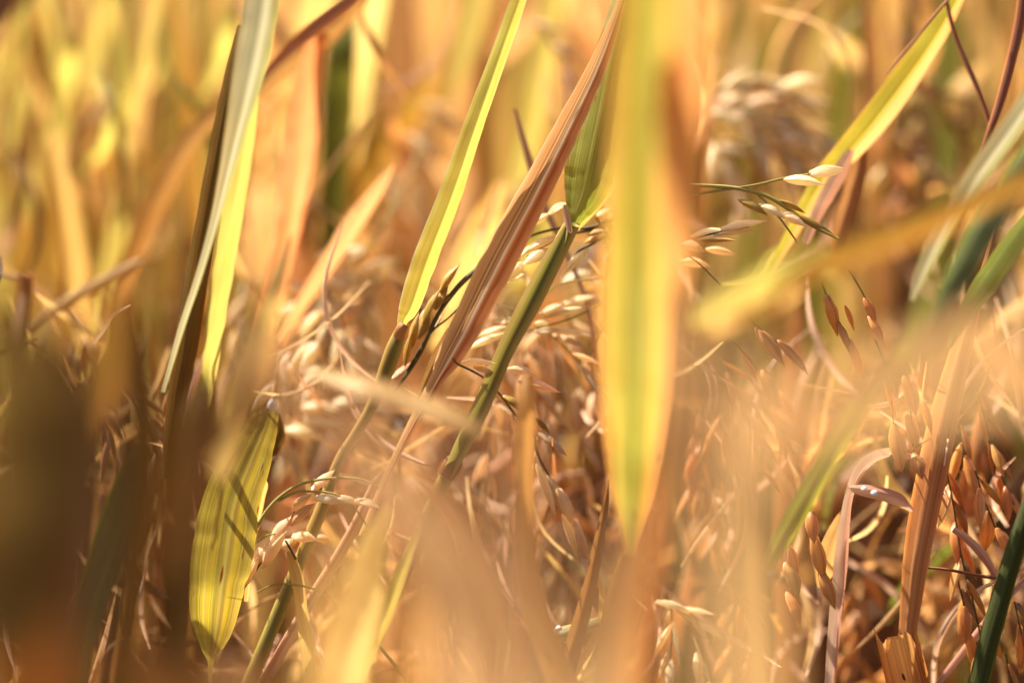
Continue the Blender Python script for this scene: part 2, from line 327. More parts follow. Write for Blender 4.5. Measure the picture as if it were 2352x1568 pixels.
def zone(label, group, x0, x1, y0, y1, d0, d1, n, mats, w=(30, 70), lean=(-60, 60), ytop=None, ends=0., cat='leaf', merge=False):
    """countable leaves of one patch: each reaches from below the patch up to y0 and beyond"""
    for i in range(n):
        d = d0 + (d1 - d0) * (i + FZ.random()) / n
        x = FZ.uniform(x0, x1); le = FZ.uniform(*lean); W = FZ.uniform(*w)
        yt = FZ.uniform(y0 - 260, y0 + 60) if FZ.random() > ends else FZ.uniform(y0, y0 + (y1 - y0) * .6)
        yb = y1 + FZ.uniform(0, 200); b = FZ.uniform(-50, 50); h = yb - yt
        pts = [(x - le * .9 - b * .3, yb, W * .7, d), (x - le * .3 + b, yb - h * .33, W, d), (x + le * .3 + b, yb - h * .66, W * .95, d), (x + le, yb - h * .9, W * .55, d), (x + le * 1.25, yt, 4, d)]
        o = leaf(label, pts, FZ.choice(mats), FZ.uniform(-50, 50), .1, group=group, across=4, n=4)
        if merge: THICKET.append(o)

# ---- leaves out of focus behind, patch by patch
zone('blurred golden leaf standing behind the grey-green blade, upper left', 'golden leaves of the upper left', -80, 560, -50, 900, .55, .80, 95, ['gold_leaf', 'ochre_leaf', 'lime_leaf', 'lime_leaf', 'lime_leaf', 'ochre_leaf', 'golden_leaf_pale', 'mid_green', 'mid_green'], (12, 40), (-110, 110))
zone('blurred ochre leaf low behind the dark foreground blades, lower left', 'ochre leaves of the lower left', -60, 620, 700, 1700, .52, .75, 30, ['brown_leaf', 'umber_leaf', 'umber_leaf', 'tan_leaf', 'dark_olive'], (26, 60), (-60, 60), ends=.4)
zone('blurred tan leaf standing behind the sharp yellow-green leaf', 'tan leaves of the top middle', 600, 1450, -60, 900, .60, .9, 44, ['gold_leaf', 'tan_leaf', 'brown_leaf', 'golden_leaf_pale', 'peach_leaf', 'lime_leaf', 'mid_green'], (30, 80), (-40, 90))
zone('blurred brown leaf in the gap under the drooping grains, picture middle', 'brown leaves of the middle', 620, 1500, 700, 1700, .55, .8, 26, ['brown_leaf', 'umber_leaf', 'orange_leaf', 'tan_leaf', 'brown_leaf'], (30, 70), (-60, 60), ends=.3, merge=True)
zone('blurred yellow leaf standing behind the brown drooping panicle, upper right', 'yellow leaves of the upper right', 1550, 2150, -60, 800, .60, .85, 34, ['golden_leaf_pale', 'gold_leaf', 'lime_leaf', 'lime_leaf', 'mid_green', 'tan_leaf', 'brown_leaf'], (30, 80), (-30, 90))
zone('blurred olive or rust leaf at the right edge of the field', 'olive and rust leaves at the right edge', 2020, 2420, -60, 900, .54, .75, 22, ['dark_olive', 'mid_green', 'brown_leaf', 'tan_leaf', 'umber_leaf', 'lime_leaf'], (26, 64), (-60, 80), ends=.3)
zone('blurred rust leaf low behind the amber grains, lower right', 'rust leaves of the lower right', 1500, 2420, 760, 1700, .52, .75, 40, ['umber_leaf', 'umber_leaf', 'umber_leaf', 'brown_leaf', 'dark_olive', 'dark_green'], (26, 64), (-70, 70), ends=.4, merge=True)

def clutter(label, group, x0, x1, y0, y1, d0, d1, n, mats, w=(12, 40), L=(90, 320), ang=(0, 180)):
    for i in range(n):
        d = FZ.uniform(d0, d1); x, y = FZ.uniform(x0, x1), FZ.uniform(y0, y1); a = R(FZ.uniform(*ang)); l = FZ.uniform(*L); W = FZ.uniform(*w); b = FZ.uniform(-.25, .25) * l
        cx, sy = math.cos(a), math.sin(a)
        pts = [(x - cx * l / 2, y + sy * l / 2, W * .3, d + FZ.uniform(-.02, .02)), (x - cx * l * .17 + sy * b, y + sy * l * .17 + cx * b, W, d), (x + cx * l * .17 + sy * b, y - sy * l * .17 + cx * b, W * .9, d), (x + cx * l / 2, y - sy * l / 2, 3, d + FZ.uniform(-.02, .02))]
        leaf(label, pts, FZ.choice(mats), FZ.uniform(-60, 60), FZ.uniform(.1, .35), 'straw' if 'straw' in label else 'dry_leaf', 'straw' if 'straw' in label else 'dry leaf', group, across=4, n=4, wav=.2)
def ears(label, group, x0, x1, y0, y1, d0, d1, n, mat, twig='twig_dark', drop=(-60, 60)):
    for i in range(n):
        d = FZ.uniform(d0, d1); x, y = FZ.uniform(x0, x1), FZ.uniform(y0, y1); chs = []
        for k in range(FZ.choice((2, 3))):
            a, b = FZ.uniform(*drop), FZ.uniform(150, 260); chs.append(([(x, y), (x + a * .7, y + b * .4), (x + a, y + b)], FZ.choice((6, 7, 8)), 78 * .47 / d, 30 * .47 / d, 18))
        panicle(label, d, [], [], mat, twig, group=group, chains=chs)
DK = ['umber_leaf', 'umber_leaf', 'brown_leaf', 'dark_olive']
clutter('torn dry leaf scrap lost in the dark lower left thicket', 'dry scraps of the lower left', -40, 620, 650, 1600, .46, .56, 34, DK + ['tan_leaf', 'orange_leaf'])
clutter('blurred broken leaf among the golden leaves, upper left', 'broken leaves of the upper left', -20, 620, 20, 640, .53, .66, 30, ['ochre_leaf', 'tan_leaf', 'mid_green', 'brown_leaf', 'lime_leaf', 'dark_olive'], (12, 36), (150, 420), (55, 120))
clutter('torn dry leaf scrap tangled in the hollow of the middle', 'dry scraps of the middle', 620, 1540, 560, 1600, .485, .60, 50, DK + ['tan_leaf', 'orange_leaf', 'pink_straw'])
clutter('torn dry leaf scrap tangled among the amber grains, right', 'dry scraps of the right', 1540, 2400, 700, 1600, .47, .58, 46, DK + ['tan_leaf', 'orange_leaf', 'pink_straw', 'mid_green'])
clutter('blurred torn leaf scrap high in the background', 'blurred scraps of the top', 560, 2400, 0, 560, .54, .66, 40, ['tan_leaf', 'orange_leaf', 'brown_leaf', 'gold_leaf', 'lime_leaf', 'dark_olive'], (20, 50), (150, 400), (30, 130))
FINE = ['peach_leaf', 'tan_leaf', 'pink_straw', 'brown_leaf', 'gold_leaf', 'peach_leaf', 'pink_straw']
clutter('thin dry straw tangled between the grains in the middle', 'fine straws of the middle', 640, 1520, 640, 1600, .458, .52, 70, FINE, (4, 16), (120, 420), (20, 160))
clutter('thin dry straw tangled behind the amber grains, right', 'fine straws of the right', 1540, 2400, 760, 1600, .456, .51, 70, FINE, (4, 16), (120, 420), (20, 160))
clutter('thin dry straw in the shaded left side thicket', 'fine straws of the left', -20, 620, 700, 1600, .456, .52, 44, FINE, (4, 16), (120, 420), (20, 160))
clutter('thin blurred straw crossing the leaves of the top', 'fine straws of the top', 560, 2400, 60, 640, .50, .56, 34, FINE + ['mid_green'], (5, 16), (150, 460), (30, 150))
ears('rosy ear half hidden in the tangle of the middle', 'rosy ears of the middle', 900, 1420, 560, 1250, .475, .52, 7, 'grain_pink')
ears('cream ear half hidden in the tangle left of the middle', 'cream ears left of the middle', 560, 960, 560, 1000, .48, .53, 6, 'grain_cream')
ears('blurred tan ear hanging in the background of the middle', 'tan ears of the middle', 650, 1500, 560, 1150, .5, .58, 9, 'grain_pink')
ears('blurred amber ear hanging among its like at lower right', 'amber ears of the lower right', 1560, 2330, 780, 1350, .475, .54, 12, 'grain_amber')
ears('shadowy ear hanging in the left side thicket', 'shadowy ears of the left', 60, 600, 700, 1300, .49, .56, 7, 'grain_brown')
ears('blurred ear among the yellow leaves of the top right', 'blurred ears of the top right', 1580, 2250, 150, 480, .54, .62, 5, 'grain_brown')
zone('dark brown blurred leaf at the back of the lower half', 'dark back leaves of the lower half', -60, 2420, 800, 1750, .72, .95, 60, ['umber_leaf', 'umber_leaf', 'dark_olive', 'brown_leaf'], (50, 100), (-60, 60), ends=.3, merge=True)  # dark-coloured blades put in so the low gaps look shaded
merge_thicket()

# ================================================================ the sharp plants in the middle
def tiller(label, name='rice_tiller', base=(0, 0, .45)):
    return empty(name, P(*base), label, 'rice shoot')
t = tiller('slender shoot whose sharp yellow-green leaf leans right up to the top edge', base=(560, 1600, .45))
blade('leaf_blade', [(921, 757, 16, .45), (926, 735, 26, .45), (943, 700, 48, .45), (977, 600, 56, .45), (1034, 450, 53, .451), (1085, 300, 46, .452), (1139, 150, 40, .454), (1192, 0, 36, .456), (1236, -130, 28, .46), (1270, -260, 4, .465)], M['fresh_leaf'], -22, .16, t, 12, 10)
tube('sheath', [(923, 752, 24, .452), (905, 800, 36, .452), (880, 870, 34, .453), (850, 940, 26, .454), (815, 1000, 24, .455), (778, 1060, 24, .455), (738, 1169, 28, .455), (694, 1275, 30, .455), (650, 1380, 32, .455), (560, 1600, 34, .455)], M['green_stem'], t, 12)
tube('collar', [(929, 745, 22, .4495), (921, 757, 26, .4495), (915, 772, 27, .4505)], M['twig_dry'], t, 10)
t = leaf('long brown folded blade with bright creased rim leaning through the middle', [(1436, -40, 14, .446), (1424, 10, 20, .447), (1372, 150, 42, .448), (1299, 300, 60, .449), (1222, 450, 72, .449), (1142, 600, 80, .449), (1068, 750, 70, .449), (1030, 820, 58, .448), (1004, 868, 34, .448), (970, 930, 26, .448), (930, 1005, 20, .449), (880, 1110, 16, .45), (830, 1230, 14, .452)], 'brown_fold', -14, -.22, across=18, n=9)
leaf('split brown strip peeling off the foot of the folded blade', [(1040, 760, 30, .452), (1010, 810, 30, .452), (990, 850, 24, .452), (968, 900, 14, .452), (955, 930, 5, .452)], 'brown_leaf', 10, .2, 'leaf_strip')
t = tiller('stout green shoot with dark broad leaf, its joint beside the speckled grains', base=(760, 1700, .46))
tube('stem', [(1316, 512, 35, .451), (1298, 545, 40, .452), (1268, 605, 42, .452), (1215, 705, 46, .453), (1165, 800, 39, .453), (1110, 925, 38, .453), (1065, 1020, 35, .454), (1022, 1100, 35, .455), (930, 1310, 37, .457), (830, 1520, 39, .46), (760, 1700, 40, .46)], M['green_stem'], t, 14, 8)
blade('leaf_blade', [(1318, 520, 22, .452), (1326, 490, 52, .452), (1346, 440, 100, .453), (1362, 370, 120, .454), (1384, 260, 112, .456), (1404, 150, 90, .458), (1428, 50, 70, .46), (1455, -80, 44, .465), (1480, -200, 4, .47)], M['green_leaf'], -8, .22, t, 14, 9)
tube('node', [(1046, 1052, 40, .4535), (1038, 1066, 47, .4535), (1030, 1080, 48, .4535), (1022, 1096, 40, .4535)], M['brown_leaf'], t, 12, 4)
blade('sheath', [(1024, 1100, 26, .4525), (1068, 1010, 36, .4505), (1114, 915, 40, .4500), (1164, 800, 40, .4495), (1214, 700, 44, .4495), (1264, 600, 38, .4495), (1291, 545, 22, .4495), (1300, 520, 6, .45)], M['green_stem'], 6, -.30, t, 8, 6)
blade('auricle', [(1296, 470, 5, .449), (1300, 490, 14, .449), (1306, 520, 16, .449), (1312, 535, 6, .449)], M['pink_straw'], 20, .2, t, 4, 5)
blade('side_leaf', [(1325, 525, 12, .456), (1365, 470, 34, .457), (1410, 410, 40, .458), (1450, 350, 20, .46), (1480, 300, 3, .46)], M['lime_leaf'], -20, .15, t, 8, 6)
leaf('blurred yellow-green leaf hanging large down the front, orange along both edges', [(1500, -260, 90, .335), (1494, -60, 134, .34), (1488, 60, 140, .345), (1478, 250, 146, .353), (1468, 450, 154, .363), (1460, 700, 164, .378), (1458, 880, 156, .393), (1455, 1020, 136, .411), (1452, 1130, 98, .418), (1450, 1210, 52, .424), (1448, 1272, 22, .428)], 'yellow_front', 0, .1, name='rice_leaf', across=14, n=8)
leaf('blurred orange leaf beside the large yellow-green one, sweeping down to bottom', [(1588, -200, 80, .35), (1572, 0, 100, .35), (1566, 250, 104, .35), (1560, 500, 86, .35), (1552, 700, 40, .35), (1545, 880, 34, .34), (1528, 1050, 40, .33), (1500, 1200, 46, .325), (1465, 1380, 60, .32), (1430, 1650, 76, .315)], 'orange_front', 20, .1, n=7)
straw('dark olive shoot foot under the tip of the big yellow leaf', [(1452, 1255, 22, .432), (1440, 1285, 40, .434), (1424, 1350, 56, .436), (1408, 1450, 66, .438), (1390, 1700, 80, .44)], 'dark_olive', 'rice_shoot', 'shoot')
leaf('broad striped olive leaf with pointed foot, lower left, in focus', [(618, 940, 50, .45), (600, 990, 76, .448), (570, 1060, 104, .446), (535, 1150, 130, .444), (518, 1250, 138, .443), (504, 1350, 122, .443), (494, 1430, 96, .448), (487, 1490, 46, .448), (484, 1524, 12, .448), (482, 1600, 7, .448)], 'olive_leaf', 14, .1, across=22, n=9, wav=.05)
# ---- left group
leaf('pale grey-green blade coming down from the top edge, left of middle', [(640, -160, 60, 0.432), (612, -40, 78, 0.432), (596, 60, 80, 0.432), (572, 180, 72, 0.432), (546, 290, 52, 0.432), (520, 400, 34, 0.433), (490, 520, 20, 0.435), (455, 640, 16, 0.437), (415, 760, 14, 0.440), (375, 900, 10, 0.442)], 'grey_leaf', 18, .14)
leaf('lime strip below the pale grey-green blade, straight and narrow', [(592, 170, 10, 0.436), (576, 260, 34, 0.436), (556, 370, 46, 0.436), (538, 480, 50, 0.436), (518, 600, 50, 0.437), (500, 720, 44, 0.438), (484, 840, 36, 0.440), (468, 960, 22, 0.442), (455, 1060, 7, 0.478)], 'lime_leaf', 16, .12)
leaf('dull brown-olive blade left beside the pale grey-green one', [(560, 60, 30, 0.442), (530, 200, 44, 0.442), (505, 330, 48, 0.442), (478, 480, 52, 0.442), (450, 640, 54, 0.442), (425, 800, 52, 0.442), (400, 950, 40, 0.442), (380, 1100, 20, 0.442)], 'dark_olive', 25, .15)
leaf('blurred glowing orange leaf behind the lime strip', [(735, 60, 30, .50), (712, 180, 60, .5), (698, 280, 74, .5), (684, 380, 76, .5), (668, 480, 66, .5), (650, 580, 56, .5), (630, 670, 46, .5), (600, 780, 30, .5)], 'orange_leaf', -10, .12)
leaf('blurred golden leaf turning olive-tan, low under the orange one', [(668, 540, 16, .40), (640, 640, 44, .385), (608, 740, 62, .38), (580, 830, 84, .375), (552, 920, 90, .37), (528, 1010, 70, .37), (510, 1100, 30, .37)], 'gold_leaf', 20, .14)
leaf('rust and orange folded leaf slanting down left from the top edge', [(870, -60, 20, .475), (820, 5, 46, .50), (745, 75, 66, .50), (660, 145, 64, .505), (590, 212, 54, .515), (500, 262, 46, .52), (430, 330, 50, .52), (375, 430, 58, .52), (330, 530, 54, .52), (285, 640, 46, .52), (240, 760, 30, .52)], 'brown_leaf', -12, .2)
leaf('purple-brown upper lip along the slanting rust leaf', [(860, -70, 8, .47), (812, -5, 26, .47), (735, 55, 30, .47), (650, 128, 24, .48), (592, 190, 12, .482), (560, 225, 3, .483)], 'red_straw', 0, .1, 'leaf_strip')
leaf('dark green blurred blade standing left of the pale yellow one', [(800, -40, 26, .56), (788, 90, 64, .545), (776, 220, 76, .545), (770, 350, 72, .545), (764, 480, 60, .545), (760, 640, 40, .545)], 'mid_green', 10, .1)
leaf('wide pale yellow blurred blade right of the dark green one', [(890, -140, 40, .58), (852, 20, 60, .58), (826, 160, 58, .58), (806, 320, 46, .58), (790, 480, 30, .58), (780, 560, 8, .58)], 'golden_leaf_pale', -15, .1)
leaf('pale yellow-green blurred wedge above the left cream grains', [(790, 520, 20, .58), (830, 430, 70, .58), (880, 340, 70, .58), (960, 240, 50, .58), (1020, 180, 10, .58)], 'ochre_leaf', -15, .1)
leaf('blurred lime tip in the top middle, behind the sharp leaf', [(1110, -80, 60, .58), (1080, 60, 66, .58), (1050, 160, 50, .58), (1030, 240, 14, .58)], 'lime_leaf', 0, .1)
leaf('blurred green-gold leaf between the sharp leaf and brown blade', [(1280, -40, 40, .56), (1250, 150, 48, .56), (1220, 320, 50, .56), (1180, 460, 46, .56), (1130, 560, 36, .56), (1100, 640, 12, .56)], 'lime_leaf', 20, .12)
leaf('blurred orange leaf low between the sharp leaf and brown blade', [(1150, 420, 20, .52), (1110, 520, 56, .52), (1075, 600, 62, .52), (1040, 690, 40, .52), (1000, 800, 20, .52)], 'gold_leaf', -20, .12)
leaf('blurred tan leaf tapering up right out of the left cream grains', [(905, 380, 6, .49), (860, 450, 34, .49), (810, 520, 44, .49), (760, 600, 40, .49), (700, 690, 30, .49), (640, 790, 20, .49)], 'tan_leaf', 30, .15)
straw('thin mauve stalk crossing behind the brown folded blade', [(1182, 250, 8, .475), (1205, 330, 16, .475), (1230, 420, 18, .475), (1262, 500, 16, .474), (1300, 580, 13, .473), (1335, 660, 12, .472), (1362, 760, 12, .472), (1380, 860, 8, .472)], 'pink_straw', 'stalk', 'stalk')
straw('blurred pale stem leaning over the left edge thicket', [(75, 750, 18, .41), (160, 690, 24, .41), (260, 635, 28, .41), (330, 600, 20, .41)], 'tan_leaf', 'stalk', 'stalk')
straw('short broken stub poking up at the left edge', [(62, 630, 30, .415), (58, 680, 34, .415), (50, 760, 38, .41), (30, 900, 40, .40)], 'brown_leaf', 'straw_stub', 'stub')
leaf('fine curved leaf edge, pale, below the left edge stem', [(215, 790, 5, .45), (240, 755, 9, .45), (262, 722, 8, .45), (300, 700, 3, .45)], 'pink_straw', 10, .2)
# ---- the curled stalk and grains, lower left of middle
straw('thin pale pink straw leaning right behind the curled stalk', [(880, 1085, 10, .456), (861, 1116, 22, .456), (820, 1200, 24, .456), (770, 1290, 26, .456), (716, 1376, 27, .456), (650, 1490, 26, .456), (580, 1620, 26, .456)], 'pink_straw', flat=.4)
panicle('arched green stalk with plump cream grains, lower left of middle', .448,
    [[(568, 1300, 6), (582, 1232, 7), (604, 1185, 8), (640, 1143, 8), (690, 1112, 7), (760, 1098, 6), (830, 1101, 5), (872, 1122, 4)], [(640, 1150, 6), (680, 1130, 6), (720, 1128, 5), (760, 1132, 5), (800, 1150, 4), (835, 1195, 4), (862, 1250, 3), (880, 1320, 3)], [(590, 1245, 4), (615, 1228, 4), (632, 1226, 5)]],
    [(723, 1143, 787, 1155, 24), (769, 1141, 832, 1160, 20), (815, 1147, 872, 1166, 19)], w=6)
panicle('row of pinkish grains climbing right behind the arched green stalk', .4495,
    [[(560, 1352, 4), (600, 1290, 4), (640, 1225, 4), (677, 1174, 3)], [(655, 1240, 4), (668, 1262, 5), (680, 1284, 6)]],
    [(718, 1128, 768, 1080, 22), (672, 1172, 716, 1134, 28), (670, 1206, 724, 1154, 31), (624, 1244, 668, 1187, 25), (604, 1304, 656, 1222, 33), (594, 1292, 614, 1248, 19), (565, 1342, 599, 1254, 29), (670, 1232, 728, 1240, 26, .453), (722, 1234, 762, 1248, 22, .457), (650, 1254, 682, 1243, 22, .453)], 'grain_pink', 'twig_dark', 4)
leaf('narrow rust leaf tip right beside the broad striped olive leaf', [(611, 1104, 5, .452), (607, 1115, 22, .452), (598, 1160, 20, .452), (588, 1210, 16, .452), (578, 1270, 14, .452), (566, 1380, 10, .452)], 'orange_leaf', 30, .25)
straw('hair-thin pale stalk arching low across the bottom left', [(590, 1360, 3, .448), (626, 1343, 4, .448), (668, 1341, 5, .448), (712, 1349, 5, .448), (745, 1364, 5, .448), (810, 1410, 5, .446), (860, 1470, 7, .446), (905, 1525, 7, .446), (960, 1600, 5, .446)], 'twig', 'stalk', 'stalk')
leaf('crumpled tan leaf scrap hanging under the pinkish grain row', [(662, 1265, 6, .45), (674, 1290, 24, .45), (686, 1330, 32, .45), (692, 1370, 26, .45), (700, 1430, 30, .451), (712, 1500, 34, .452), (715, 1620, 24, .453)], 'tan_leaf', 30, .3, wav=.3)
leaf('blurred bright yellow leaf rising from the bottom left of middle', [(890, 1170, 14, .40), (868, 1220, 50, .395), (850, 1290, 80, .39), (830, 1390, 110, .385), (800, 1500, 120, .38), (770, 1680, 120, .375)], 'golden_leaf_pale', -15, .1)
leaf('blurred lime strip from the bottom up behind the yellow leaf', [(965, 1200, 10, .43), (925, 1300, 26, .43), (890, 1400, 34, .43), (850, 1490, 36, .43), (800, 1620, 36, .43)], 'lime_leaf', -15, .1)
# dark olive seed head
panicle('olive green seed head left of the brown folded blade', .456,
    [[(905, 900, 6), (945, 845, 7), (975, 790, 9), (1005, 725, 10), (1035, 680, 12), (1065, 645, 12), (1105, 610, 10)], [(930, 860, 4), (985, 770, 5), (1030, 730, 4), (1060, 700, 4)]],
    [(1010, 672, 1056, 606, 22), (1000, 712, 1030, 650, 20), (972, 742, 1011, 664, 22), (960, 778, 986, 696, 20), (944, 800, 962, 720, 20), (930, 842, 946, 760, 22), (985, 770, 1020, 720, 16), (900, 872, 950, 830, 18, 'grain_brown'), (1015, 700, 1048, 668, 16)], 'grain_olive', 'twig_dark', 6)
# speckled cream grains behind the joint
panicle('speckled cream grains just behind the green joint', .458,
    [[(1420, 500, 7), (1380, 515, 8), (1340, 525, 7), (1290, 524, 6), (1240, 535, 6), (1195, 553, 4)], [(1390, 520, 8), (1350, 530, 6), (1290, 545, 4), (1210, 590, 3)], [(1400, 540, 8), (1360, 560, 7), (1325, 580, 6), (1300, 615, 5)], [(1370, 500, 8), (1400, 545, 6), (1420, 580, 5)]],
    [(1262, 492, 1208, 524, 25), (1302, 468, 1256, 494, 24), (1283, 541, 1197, 585, 24), (1270, 572, 1201, 609, 24), (1203, 602, 1148, 653, 25), (1350, 570, 1287, 640, 27), (1235, 560, 1180, 600, 20), (1372, 497, 1410, 480, 20), (1380, 520, 1412, 505, 20), (1350, 540, 1395, 530, 18, 'grain_olive'), (1375, 545, 1340, 560, 18, 'grain_olive'), (1385, 555, 1415, 570, 18), (1205, 630, 1165, 648, 16)], 'grain_cream', 'twig_dark', 6)
panicle('pale grains either side of the green stem, halfway down', .462,
    [[(1390, 640, 4), (1330, 645, 4), (1270, 660, 4), (1215, 720, 3), (1130, 735, 3)], [(1130, 692, 3), (1180, 712, 3), (1215, 730, 3)], [(1380, 700, 4), (1300, 735, 4), (1200, 760, 4), (1095, 778, 3)]],
    [(1170, 750, 1088, 778, 22), (1176, 760, 1069, 803, 27), (1240, 722, 1298, 696, 17), (1252, 728, 1348, 705, 19), (1225, 762, 1286, 757, 18), (1264, 756, 1358, 772, 18), (1225, 745, 1262, 742, 15), (1185, 735, 1150, 742, 15), (1290, 650, 1360, 625, 34, .475), (1330, 660, 1392, 650, 36, .478), (1340, 680, 1390, 700, 30, .476), (1290, 700, 1370, 680, 24, .47)], 'grain_cream', 'twig', 4)
panicle('two-tone grains on a thin green branch crossing the green stem', .4535,
    [[(1040, 822, 4, .447), (1052, 836, 5, .447), (1085, 852, 5, .449), (1120, 874, 4, .456), (1150, 908, 5, .457), (1186, 954, 5, .458), (1225, 1000, 5, .458), (1231, 1034, 5, .458), (1256, 1084, 5, .458), (1291, 1140, 4, .458), (1331, 1234, 4, .458), (1348, 1320, 3, .458)]],
    [(1052, 834, 1137, 834, 24, .449), (1088, 842, 1134, 856, 20, .449), (1166, 846, 1232, 863, 24, .448), (1190, 876, 1283, 900, 28, .449), (1155, 908, 1205, 948, 22, .456, 'grain_olive'), (1228, 958, 1262, 996, 18, .457, 'grain_olive'), (1236, 992, 1302, 1046, 22, .457), (1231, 1064, 1276, 1186, 22, .457), (1258, 1090, 1292, 1180, 22, .458), (1280, 1120, 1318, 1210, 24, .457), (1291, 1180, 1327, 1286, 26, .457), (1318, 1190, 1350, 1300, 26, .458), (1336, 1280, 1378, 1350, 28, .458), (1338, 1350, 1362, 1436, 26, .458), (1352, 1390, 1388, 1490, 24, .457)], 'grain_pink', 'twig_dark', 4)
panicle('chain of rosy grains hanging in the dark gap right of the green stem', .475, [], [], 'grain_pink', 'twig_dry', chains=[([(1140, 900), (1128, 980), (1120, 1060), (1114, 1140), (1108, 1200)], 8, 74, 30, 14)])
panicle('whitish pink grain chain hanging beside the big yellow leaf', .48, [], [], 'grain_pink', 'twig_dry', chains=[([(1290, 800), (1322, 880), (1336, 980), (1344, 1080), (1350, 1180)], 11, 76, 30, 16), ([(1300, 720), (1336, 800), (1366, 880), (1372, 960)], 7, 70, 28, 16)])
panicle('blurred amber grain chain in the gap below the pale grains', .51, [], [], 'grain_amber', 'twig_dry', chains=[([(1225, 840), (1262, 890), (1268, 980), (1270, 1080), (1265, 1200)], 9, 90, 40, 16)])
panicle('grain spray drooping right of the stem, behind the yellow leaf edge', .465, [], [], 'grain_pink', 'twig', chains=[([(1255, 760), (1300, 800), (1345, 850), (1375, 900)], 6, 72, 22, 14), ([(1130, 905), (1170, 940), (1200, 985)], 3, 60, 20, 14)])
# right of the yellow leaf
panicle('sharp branch with two fat cream grains right of the big yellow leaf', .45,
    [[(1540, 470, 6), (1600, 447, 6), (1680, 434, 6), (1740, 424, 6), (1800, 410, 6), (1870, 398, 5)], [(1540, 425, 7), (1610, 426, 8), (1690, 432, 9), (1760, 450, 9), (1810, 480, 9), (1860, 515, 8), (1925, 548, 6)], [(1740, 445, 6), (1790, 500, 5), (1830, 555, 4)]],
    [(1800, 412, 1892, 424, 27), (1858, 402, 1942, 388, 29), (1695, 458, 1762, 494, 22, 'grain_olive'), (1742, 470, 1800, 500, 22), (1790, 490, 1852, 520, 24), (1835, 494, 1922, 546, 20, 'grain_olive'), (1790, 460, 1850, 490, 16, 'grain_olive')], 'grain_cream', 'twig', 6)
panicle('tight bunch of cream grains under the sharp branch', .452,
    [[(1540, 560, 5), (1600, 545, 5), (1660, 532, 5), (1720, 520, 4)], [(1560, 575, 4), (1605, 605, 4), (1655, 655, 4)]],
    [(1585, 545, 1672, 528, 24), (1655, 528, 1758, 508, 24), (1640, 540, 1728, 528, 22), (1600, 552, 1690, 552, 18, 'grain_olive'), (1560, 555, 1620, 580, 26, .456), (1620, 572, 1690, 586, 22, .46, 'grain_pink'), (1560, 600, 1630, 612, 26, .458, 'grain_pink')], 'grain_cream', 'twig_dark', 5)
leaf('leaf split in green and peach halves, leaning from the top right', [(2260, -90, 6, .468), (2205, -10, 28, .468), (2150, 80, 54, .468), (2080, 180, 66, .468), (2010, 275, 68, .468), (1950, 345, 60, .469), (1902, 392, 44, .47), (1870, 445, 42, .47), (1838, 500, 34, .47), (1800, 570, 26, .47), (1760, 650, 14, .47)], 'two_tone', 10, .14, across=12)
leaf('pale dry strip hanging from the green and peach leaf', [(1955, 345, 16, .466), (1935, 385, 34, .466), (1905, 440, 34, .466), (1878, 490, 28, .467), (1850, 560, 16, .467)], 'pink_straw', 10, .2, 'leaf_strip')
leaf('brown strip behind the two fat cream grains', [(1985, 300, 16, .474), (1972, 380, 36, .474), (1955, 450, 44, .474), (1935, 520, 44, .474), (1915, 590, 24, .474)], 'brown_leaf', 20, .2, 'leaf_strip')
straw('fine dry edge line above the green and peach leaf', [(2215, -40, 5, .462), (2160, 20, 7, .462), (2110, 80, 7, .463), (2060, 140, 5, .464), (2035, 170, 3, .464)], 'twig_dry', 'stalk', 'stalk')
straw('dark thin stalk standing behind the top right leaf', [(1976, -60, 9, .53), (1982, 60, 10, .53), (1988, 180, 10, .53), (1990, 320, 8, .53)], 'red_straw', 'stalk', 'stalk')
straw('brown blurred stalk leaning right in the top right background', [(1880, -60, 22, .56), (1850, 60, 26, .56), (1820, 150, 24, .56), (1780, 280, 18, .56)], 'brown_leaf', 'stalk', 'stalk')
leaf('curled blurred drying leaf, tip by the tight cream bunch', [(1800, 560, 10, .475), (1770, 590, 30, .475), (1750, 630, 36, .475), (1720, 650, 20, .475), (1660, 655, 6, .475)], 'lime_leaf', 10, .15)
leaf('blurred yellow-green leaf lying across, blunt end right of the big leaf', [(1580, 745, 20, .375), (1610, 725, 50, .374), (1660, 698, 66, .372), (1730, 664, 76, .37), (1810, 628, 72, .368), (1880, 598, 60, .366), (1930, 578, 30, .365)], 'lime_leaf', -15, .1)
leaf('blurred tan leaf lying across behind the yellow-green blunt one', [(1760, 690, 20, .375), (1850, 628, 50, .355), (1960, 578, 66, .355), (2060, 540, 70, .355), (2160, 500, 66, .358), (2260, 455, 56, .36), (2400, 400, 50, .36)], 'ochre_leaf', -10, .12)
leaf('thin blurred yellow lobe just under the blunt yellow-green leaf', [(1590, 772, 14, .372), (1640, 756, 30, .37), (1720, 728, 36, .37), (1790, 694, 28, .37), (1840, 664, 6, .37)], 'gold_leaf', -15, .1)
straw('reddish brown stem bending down along the right edge', [(2356, -60, 26, .46), (2344, 40, 26, .46), (2325, 130, 24, .46), (2300, 225, 22, .46), (2272, 310, 18, .46), (2245, 400, 16, .462), (2200, 520, 12, .465)], 'red_straw', 'rice_shoot', 'shoot')
straw('thin rust twig joining the reddish stem from the left', [(2165, -40, 9, .465), (2190, 70, 11, .465), (2222, 150, 12, .464), (2250, 215, 12, .463), (2275, 290, 10, .462)], 'red_straw', 'twig', 'stalk')
leaf('grey-green blurred blade sweeping in from the right edge', [(2470, 100, 50, .425), (2380, 215, 52, .425), (2300, 325, 52, .425), (2225, 430, 50, .425), (2165, 530, 44, .425), (2120, 620, 32, .425), (2095, 690, 10, .425)], 'grey_leaf', 18, .14)
